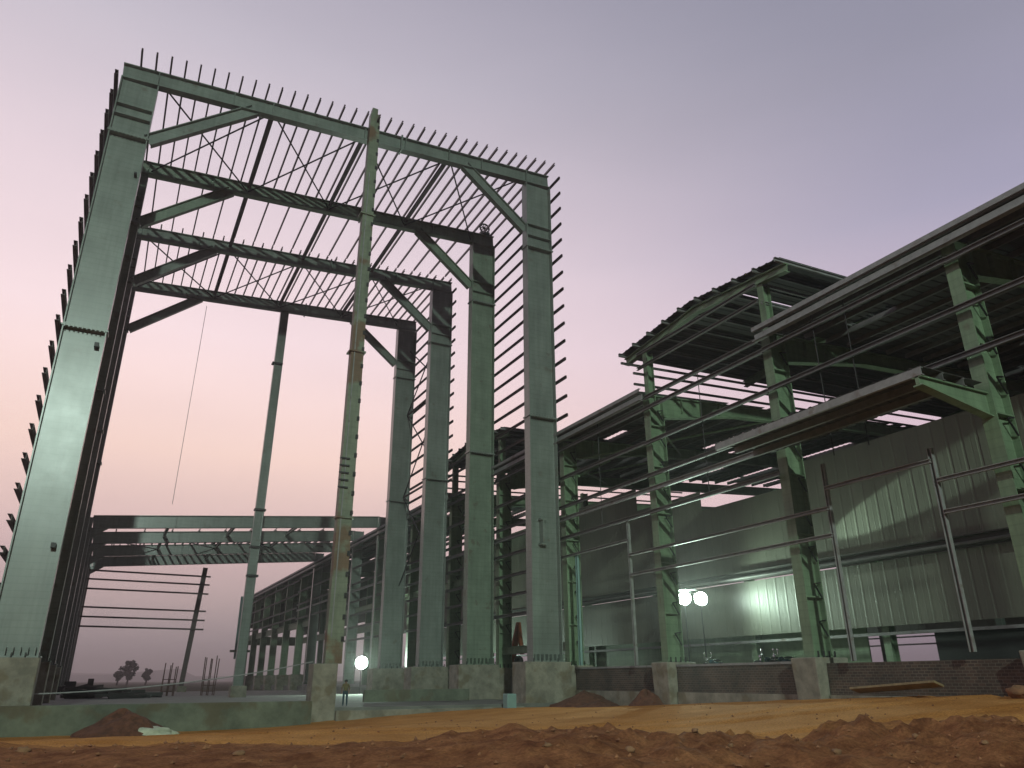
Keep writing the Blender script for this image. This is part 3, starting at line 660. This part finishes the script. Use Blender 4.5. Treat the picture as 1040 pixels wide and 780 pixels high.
for (x,y,lb) in ((33.0,66.5,'third'),(33.0,74,'second'),(33.0,84,'first')):
    floodlight((32.6,y,1.3),(34.2,y,3.4),{66.5:'small floodlight at the foot of the inner wall, just left of the tall corner column',74:'small floodlight at the foot of the inner wall, right behind the second tall column',84:'small floodlight at the foot of the inner wall, between the second and third tall columns'}[y],.16,900,150,stand=-.75,col=(.6,1,.9))
# ================================================================== SMALL THINGS
# motorcycles on the workshop floor, only their tops clear the brick wall
def motorcycle(p,rot,label):
    e=empty('motorcycle',p,label,'motorcycle','motorcycles behind the brick wall')
    c=Vector(p); ca,sa=math.cos(rot),math.sin(rot)
    def T(x,y,z): return c+Vector((x*ca-y*sa,x*sa+y*ca,z))
    s=.78
    for nm,x in (('wheel',-.62*s),('wheel',.62*s)):
        m=MB(); r=.3*s; pts=[T(x+math.cos(a)*r,0,r+.04+math.sin(a)*r) for a in [2*math.pi*k/16 for k in range(17)]]; m.tube(pts,.05,6)
        for k in range(6):
            a=math.pi*k/6; m.tube([T(x-math.cos(a)*r,0,r+.04-math.sin(a)*r),T(x+math.cos(a)*r,0,r+.04+math.sin(a)*r)],.008,4)
        obj(nm,m,M['blk'],e)
    m=MB(); m.tube([T(-.45*s,0,.55*s),T(-.2*s,0,.62*s),T(.1*s,0,.60*s)],.09,8); m.ball(T(.12*s,0,.72*s),.2*s,(1.1,.62,.72)); obj('tank',m,M['cloth'],e,smooth=True)
    m=MB(); m.ball(T(-.3*s,0,.80*s),.2*s,(1.7,.65,.35)); obj('seat',m,M['blk'],e,smooth=True)
    m=MB(); m.box(tuple(T(0,0,.38*s)-Vector((.16,.12,.12))),tuple(T(0,0,.38*s)+Vector((.16,.12,.14)))); obj('engine',m,M['chrome'],e)
    m=MB(); m.tube([T(.62*s,0,.34*s),T(.42*s,0,.95*s)],.035,6); m.tube([T(.4*s,-.36*s,1.0*s),T(.42*s,0,.94*s),T(.4*s,.36*s,1.0*s)],.022,6); obj('handlebar',m,M['chrome'],e)
    for sg in (-1,1):
        m=MB(); m.tube([T(.4*s,sg*.3*s,1.0*s),T(.4*s,sg*.33*s,1.2*s)],.01,5); m.ball(T(.4*s,sg*.33*s,1.23*s),.06,(.4,1,.8)); obj('mirror',m,M['chrome'],e)
    m=MB(); m.ball(T(.5*s,0,.88*s),.11*s,(.8,1,1)); obj('headlight',m,M['chrome'],e,smooth=True)
p0=px2(781,664,X=26.4); motorcycle((p0.x,p0.y,.18),2.4,'parked motorcycle behind the brick wall, the left one with the pale fender')
p0=px2(795,664,X=26.6); motorcycle((p0.x,p0.y,.18),2.0,'parked motorcycle behind the brick wall, the right one nearer the pedestal')
p0=px2(724,668,X=27.2); motorcycle((p0.x,p0.y,.18),1.7,'lone motorcycle behind the brick wall, midway between the two pedestals')
# excavator standing deep inside between the tall columns
def excavator():
    b=px2(514,700,Y=56); c=Vector((b.x,b.y,-1.2)); 
    e=empty('excavator',c,'orange excavator inside the shed with its arm raised beside the tall corner column','excavator')
    fx=Vector((.88,-.46,0)); fy=Vector((.46,.88,0))
    def T(x,y,z): return c+fx*x+fy*y+Vector((0,0,z))
    for sg in (-1,1):
        m=MB(); m.bar(T(-1.4,sg*.8,.35),T(.9,sg*.8,.35),.4,.62); obj('track',m,M['blk'],e,bevel=.15)
    m=MB(); m.bar(T(-1.6,0,1.15),T(.4,0,1.15),1.7,.8); obj('engine_housing',m,M['orange'],e,bevel=.08)
    m=MB(); m.bar(T(-.2,.55,1.9),T(.5,.55,1.9),.75,1.1); cb=obj('cab',m,M['orange'],e,bevel=.06)
    m=MB(); m.bar(T(.51,.55,2.0),T(.53,.55,2.0),.6,.8); obj('window',m,M['dark'],cb)
    m=MB(); m.bar(T(.3,-.1,1.3),T(.75,-.1,4.0),.3,.32,w2=.3,h2=.45,up=(1,0,0)); m.bar(T(.75,-.1,4.0),T(1.0,-.1,5.4),.28,.45,h2=.25,up=(1,0,0)); obj('boom',m,M['orange'],e)
    m=MB(); m.bar(T(1.0,-.1,5.4),T(1.28,-.1,3.0),.22,.3,up=(1,0,0)); obj('stick',m,M['orange'],e)
    m=MB(); m.tube([T(.5,.12,1.6),T(.9,.12,3.6)],.06,8); obj('hydraulic_ram',m,M['chrome'],e)
    m=MB(); m.ball(T(1.0,-.1,2.5),.45,(.9,.9,.9),8,6); obj('bucket',m,M['blk'],e)
excavator()
# person by the slim front column (skinned skeleton, one mesh)
def person(base,h,yaw):
    s=h/1.7
    J={'pel':(0,0,.93),'sp':(0,0,1.12),'ch':(0,.01,1.32),'nk':(0,0,1.46),'hd':(0,-.015,1.56),'ht':(0,-.01,1.66)}
    E=[('pel','sp'),('sp','ch'),('ch','nk'),('nk','hd'),('hd','ht')]
    Rr={'pel':.15,'sp':.13,'ch':.155,'nk':.058,'hd':.098,'ht':.07}
    for sg,k in ((-1,'l'),(1,'r')):
        J['hp'+k]=(sg*.10,0,.86);J['kn'+k]=(sg*.12,-.03+.02*sg,.47);J['an'+k]=(sg*.13,.03+.02*sg,.08);J['to'+k]=(sg*.15,-.14,.035)
        J['sh'+k]=(sg*.19,0,1.39);J['el'+k]=(sg*.27,.03,1.12);J['wr'+k]=(sg*.24,-.13,.93);J['pa'+k]=(sg*.235,-.18,.87)
        E+=[('pel','hp'+k),('hp'+k,'kn'+k),('kn'+k,'an'+k),('an'+k,'to'+k),('ch','sh'+k),('sh'+k,'el'+k),('el'+k,'wr'+k),('wr'+k,'pa'+k)]
        Rr.update({'hp'+k:.10,'kn'+k:.068,'an'+k:.048,'to'+k:.035,'sh'+k:.065,'el'+k:.046,'wr'+k:.033,'pa'+k:.034})
        for q,(dx,dz,l) in enumerate(((-.02,-.01,.07),(-.007,-.018,.085),(.007,-.018,.09),(.02,-.01,.08))):
            n='f%d'%q+k; J[n]=(sg*.235+dx,-.185-.03,.87-l*.8); E.append(('pa'+k,n)); Rr[n]=.009
        n='th'+k; J[n]=(sg*.205,-.21,.88); E.append(('pa'+k,n)); Rr[n]=.011
    ks=list(J); me=bpy.data.meshes.new('person'); me.from_pydata([tuple(c*s*1.0 for c in J[k]) for k in ks],[(ks.index(a),ks.index(b)) for a,b in E],[])
    o=bpy.data.objects.new('person',me); COL.objects.link(o)
    md=o.modifiers.new('s','SKIN'); 
    if not me.skin_vertices: 
        bm=bmesh.new(); bm.from_mesh(me); bm.verts.layers.skin.verify(); bm.to_mesh(me); bm.free()
    sv=me.skin_vertices[0].data
    for i,k in enumerate(ks): sv[i].radius=(Rr[k]*s,)*2; sv[i].use_root=(k=='pel')
    su=o.modifiers.new('u','SUBSURF'); su.levels=1; su.render_levels=1
    bpy.context.view_layer.update()
    dg=bpy.context.evaluated_depsgraph_get(); nm=bpy.data.meshes.new_from_object(o.evaluated_get(dg)); o.modifiers.clear(); o.data=nm
    nm.materials.clear()
    for k in ('cloth','yel','skin'): nm.materials.append(M[k])
    for p in nm.polygons:
        z=p.center.z/s; x=abs(p.center.x)/s
        p.material_index=0 if (z<.98 and x<.19) or z<.8 else (2 if z>1.45 or (x>.19 and z<1.1) else 1); p.use_smooth=True
    o.location=Vector(base)*K; o.rotation_euler=(0,0,yaw); o['label']='worker in dark teal trousers and tan shirt standing right beside the slim front column pedestal'; o['category']='person'
    hm=MB(); hm.ball((0,.02,1.63),.115,(1,1.08,.85)); me2=bpy.data.meshes.new('hair'); me2.from_pydata([tuple(v*s) for v in hm.v],[],hm.f); me2.materials.append(M['hair']); h_=bpy.data.objects.new('hair',me2); COL.objects.link(h_); h_.parent=o
    fm=MB()
    for sg in (-1,1): fm.ball((sg*.035,-.105,1.585),.012)
    fm.ball((0,-.12,1.555),.017,(.8,1.2,1.2)); fm.box((-.028,-.112,1.508),(.028,-.10,1.518))
    me3=bpy.data.meshes.new('face'); me3.from_pydata([tuple(v*s) for v in fm.v],[],fm.f); me3.materials.append(M['hair']); h2=bpy.data.objects.new('face',me3); COL.objects.link(h2); h2.parent=o
person((11.75,41.2,-1.25),1.68,R(-20))
# starter bars, one cage each
def cage(x,y,w,h,lab):
    e=empty('rebar_cage',(x,y,-1.3),lab,'rebar','column starter bars behind the plinth')
    for i in range(3):
        for j in range(2):
            m=MB(); xx=x+w*i/2-w/2; yy=y+w*j-w/2; t=h*random.uniform(.9,1.04); m.tube([(xx,yy,-1.3),(xx+random.uniform(.0,.12),yy,-1.3+t)],.045,5); obj('bar',m,M['rebar'],e)
    m=MB()
    for z in (-.9,-.4,.1): m.tube([(x-w/2,y-w/2,z),(x+w/2,y-w/2,z),(x+w/2,y+w/2,z),(x-w/2,y+w/2,z),(x-w/2,y-w/2,z)],.03,4)
    obj('stirrup',m,M['rebar'],e)
def at(x,yp,Y,z): p=px2(x,yp,Y=Y); return (p.x,Y)
for (xx,top,lab) in ((170,674,'cage of rusty starter bars left of the leaning rear post, beyond the plinth'),(211,665,'taller cage of rusty starter bars right of the leaning rear post')):
    Y=78; x=px2(xx,700,Y=Y).x; zt=px2(xx,top,Y=Y).z; cage(x,Y,1.0,zt+1.3,lab)
# soil heaps
def heap(c,r,h,label,mt='soilheap',sx=1.0,seed=0,nm='soil_heap',cat='soil heap'):
    m=MB(); n=40; k=14; c=Vector(c); base=-.35
    for i in range(k+1):
        t=i/k; 
        for j in range(n):
            a=2*math.pi*j/n; rr=r*t*(1+.22*noise.noise(Vector((math.cos(a)*1.5,math.sin(a)*1.5,seed))))
            x=math.cos(a)*rr*sx; y=math.sin(a)*rr
            z=h*(1-t**1.7)**1.35*(.86+.14*math.cos(a*2+seed))+.15*h*noise.fractal(Vector((x*1.6+seed,y*1.6,seed)),1,2,5)*(1-t*.5) if i<k else base
            m.v.append(c+Vector((x,y,z)))
    for i in range(k):
        for j in range(n): m.f.append((i*n+j,(i+1)*n+j,(i+1)*n+(j+1)%n,i*n+(j+1)%n))
    return obj(nm,m,M[mt],smooth=True,label=label,cat=cat)
def gp(x,y,Y,dz=0): p=px2(x,y,Y=Y); return p
p=px2(124,745,Y=37.2); heap((p.x,37.2,-2.0),1.5,.95,'pointed heap of dark red soil against the plinth wall at left',sx=1.25,seed=2)
p=px2(600,722,Y=37.3); heap((23.6,36.8,-1.35),2.0,.75,'loose red soil heap at the foot of the tall corner column pedestal',sx=1.1,seed=5)
heap((24.0,31.9,-1.25),1.1,.75,'small red soil heap left of the middle workshop pedestal',sx=.8,seed=8)
heap((22.9,34.4,-1.4),1.4,.45,'low spread of earth in front of the far brick wall',sx=1.0,seed=11)
# white sack by the heap
m=MB(); p=px2(150,748,Y=36.4); m.ball((p.x,36.4,-2.0),.62,(1.5,.8,.42),20,12,jit=.5,seed=4); m.ball((p.x+.75,36.5,-2.02),.25,(1.6,.7,.5),12,8,jit=.6,seed=9); obj('plastic_sack',m,M['sack'],smooth=True,label='crumpled pale plastic sack lying before the plinth wall',cat='sack')
# board leaning at the near brick wall
p=px2(925,700,X=24.0)
m=MB(); m.bar(px2(868,702,X=23.9)+Vector((0,0,.03)),px2(954,696,X=24.0)+Vector((0,0,.05)),.5,.07,up=(.3,0,1)); obj('board',m,M['wood'],label='long weathered board lying on the dirt along the near brick wall',cat='board')
m=MB(); q=px2(1036,701,X=23.6); m.ball((q.x,q.y,q.z-.05),.28,(1,1.3,.6),14,9,jit=.5,seed=3); obj('stone',m,M['rock'],smooth=True,label='rounded pale stone at the right edge by the brick wall',cat='stone')
m=MB(); a=px2(275,749,Z=-1.7); m.tube([px2(276,749,Y=33),px2(308,747.5,Y=33)],.07,8); obj('pipe_offcut',m,M['blk'],label='short dark pipe offcut lying on the track below the plinth wall',cat='pipe')
m=MB(); q=px2(517,716,Y=38.3); m.box((q.x-.25,38.0,-2.1),(q.x+.3,38.55,q.z+.55)); obj('concrete_block',m,M['cladg'],label='pale concrete block standing left of the tall corner pedestal',cat='block',bevel=.04)
# stones on the bank
rr=random.Random(12)
spots=[(24,763,.16),(243,766,.13),(556,757,.10),(1000,755,.10),(706,744,.09),(640,762,.12),(742,757,.08),(850,765,.12),(930,748,.09)]
names=['leftmost stone on the soil bank near the corner of the photo','pale stone lying on the bank under the slim leaning post','small stone in the middle of the rough soil bank','stone on the bank at the far right of the photo','small pale stone below the middle workshop pedestal','reddish stone on the bank right of the lowest clods','tiny stone on the bank between the two workshop pedestals','brown stone on the bank below the near workshop pedestal','small stone on the orange track below the board']
for (x,y,r),lb in zip(spots,names):
    d=px2(x,y,Z=-1); d.normalize(); t=4
    while t<60:
        P=d*t
        if P.z<gz(P.x,P.y)+.01: break
        t+=.05
    m=MB(); r*=.5; m.ball((P.x,P.y,gz(P.x,P.y)+r*.2),r,(1.3,1,.7),12,8,jit=.7,seed=x); obj('stone',m,M['rock'],smooth=True,label=lb,cat='stone',group='stones on the soil bank')
# barrier rope across the left opening
catrope('barrier_rope',px2(0,706,Y=40.6),px2(318,672,Y=46),.35,.03,M['rope'],'pale barrier rope strung low behind the plinth wall','rope')
# scrap pile and idle boom beyond the plinth
def scrap():
    e=empty('mobile_crane',(-4.6,95,-1.3),'distant dark mobile crane with its boom lowered, beyond the plinth at left','crane')
    Y=95; a=px2(62,704,Y=Y); b=px2(92,695,Y=Y); c0=px2(50,712,Y=Y); 
    m=MB(); m.bar((a.x,Y,a.z),(b.x,Y,b.z),.35,.45,h2=.3); obj('boom',m,M['blk'],e)
    m=MB(); m.box((b.x-.3,Y-.25,b.z-.3),(b.x+.25,Y+.25,b.z+.55)); obj('boom_head',m,M['blk'],e)
    m=MB(); m.box((a.x-2.2,Y-1.2,-.9),(a.x+1.2,Y+1.2,.0)); obj('chassis',m,M['blk'],e,bevel=.1)
    m=MB(); m.box((a.x-.9,Y-.9,.0),(a.x+.4,Y+.9,a.z+.5)); obj('cab',m,M['blk'],e,bevel=.12)
    for k in range(3):
        m=MB(); x=a.x-1.7+1.2*k; m.tube([(x,Y-1.3,-.95),(x,Y+1.3,-.95)],.42,14); obj('wheel',m,M['blk'],e)
scrap()
m=MB(); Y=70
for i in range(26):
    x=rr.uniform(px2(82,700,Y=Y).x,px2(150,700,Y=Y).x); y=Y+rr.uniform(-2,2); z=-1.2+rr.uniform(0,.75); a=rr.uniform(-.25,.25)
    m.bar((x-1.3,y-.6*math.sin(a*4),z-a*.4),(x+1.3,y+.6*math.sin(a*4),z+a*.4),.22,.22)
obj('timber_pile',m,M['blk'],label='dark low pile of stacked timbers and steel beyond the plinth wall at left',cat='pile')
# trees far off
def tree(x,yb,D,h,label,seed,spread=.34):
    d=px2(x,692); d=Vector((d.x,d.y,0)).normalized()*D if False else None
def tree(xp,D,h,label,seed):
    dd=Fv*763.309+Rv*(xp-520)-Uv*(692-390); dd=Vector((dd.x,dd.y,0)).normalized()*D; r=random.Random(seed)
    e=empty('tree',(dd.x,dd.y,-1.5),label,'tree','trees on the far left horizon')
    m=MB(); m.tube([(dd.x,dd.y,-1.5),(dd.x+.3,dd.y,h*.35),(dd.x+.1,dd.y,h*.75)],.35,7,r2=.1)
    for k in range(6):
        a=r.uniform(0,6.28); z=h*r.uniform(.25,.6); m.tube([(dd.x,dd.y,z),(dd.x+math.cos(a)*h*.25,dd.y+math.sin(a)*h*.25,z+h*.22)],.12,5,r2=.04)
    obj('trunk',m,M['bark'],e)
    m=MB(); cl=[(r.gauss(0,h*.17),r.gauss(0,h*.17),h*r.uniform(.12,.98),h*r.uniform(.08,.19)) for _ in range(24)]
    for (cx,cy,cz,cr) in cl:
        for _ in range(70):
            v=Vector((r.gauss(0,1),r.gauss(0,1),r.gauss(0,.8))).normalized()*cr*r.uniform(.5,1.1)+Vector((dd.x+cx,dd.y+cy,cz))
            a=Vector((r.uniform(-1,1),r.uniform(-1,1),r.uniform(-1,1))).normalized()*.32; b=Vector((r.uniform(-1,1),r.uniform(-1,1),r.uniform(-1,1))).normalized()*.32
            m.poly([v-a,v+b,v+a,v-b],[(0,1,2,3)])
    obj('crown',m,M['leaf'],e)
tree(129,300,5.8,'taller lopsided tree silhouetted on the horizon left of the leaning rear post',4)
tree(148,310,3.8,'shorter rounded tree just right of the taller one on the horizon',9)
tree(119,310,3.0,'small bushy tree at the left foot of the taller one',15)

# ================================================================== AIR
m=MB(); m.box((-3300,-1200,-8),(3300,3700,70))
hm=bpy.data.materials.new('evening_haze'); hm.use_nodes=True; t=hm.node_tree; t.nodes.clear(); pv=t.nodes.new('ShaderNodeVolumePrincipled'); ou=t.nodes.new('ShaderNodeOutputMaterial'); t.links.new(pv.outputs[0],ou.inputs['Volume']); pv.inputs['Color'].default_value=(.90,.89,.90,1); pv.inputs['Density'].default_value=.0006; pv.inputs['Anisotropy'].default_value=.7
obj('haze',m,hm,kind='stuff')

# loose clods over the dug bank and along the wheel tracks: nobody could count them
m=MB(); rc=random.Random(31)
for i in range(1500):
    f=rc.uniform(8,17.5) if i<1150 else rc.uniform(18,34); sx=rc.uniform(-11,13) if i<1150 else rc.uniform(-8,24)
    q=math.hypot(Fv.x,Fv.y); x=Fv.x/q*f+Fv.y/q*sx; y=Fv.y/q*f-Fv.x/q*sx
    rr_=rc.uniform(.012,.05)*(1.5 if rc.random()<.08 else 1)*(1 if i<1150 else .9); z=gz(x,y)
    n0=len(m.v)
    for (a,b,c) in ((1,0,0),(-1,0,0),(0,1,0),(0,-1,0),(0,0,1),(0,0,-1)):
        k=rr_*rc.uniform(.6,1.25); m.v.append(Vector((x+a*k+rc.uniform(-.3,.3)*rr_,y+b*k+rc.uniform(-.3,.3)*rr_,z+c*k*.8+rr_*.25)))
    for t in ((0,2,4),(2,1,4),(1,3,4),(3,0,4),(2,0,5),(1,2,5),(3,1,5),(0,3,5)): m.f.append(tuple(n0+j for j in t))
M['clod']=mat('dry_soil_clod',(.26,.11,.05),1,0,.5,2.5)
obj('soil_clods',m,M['clod'],kind='stuff')
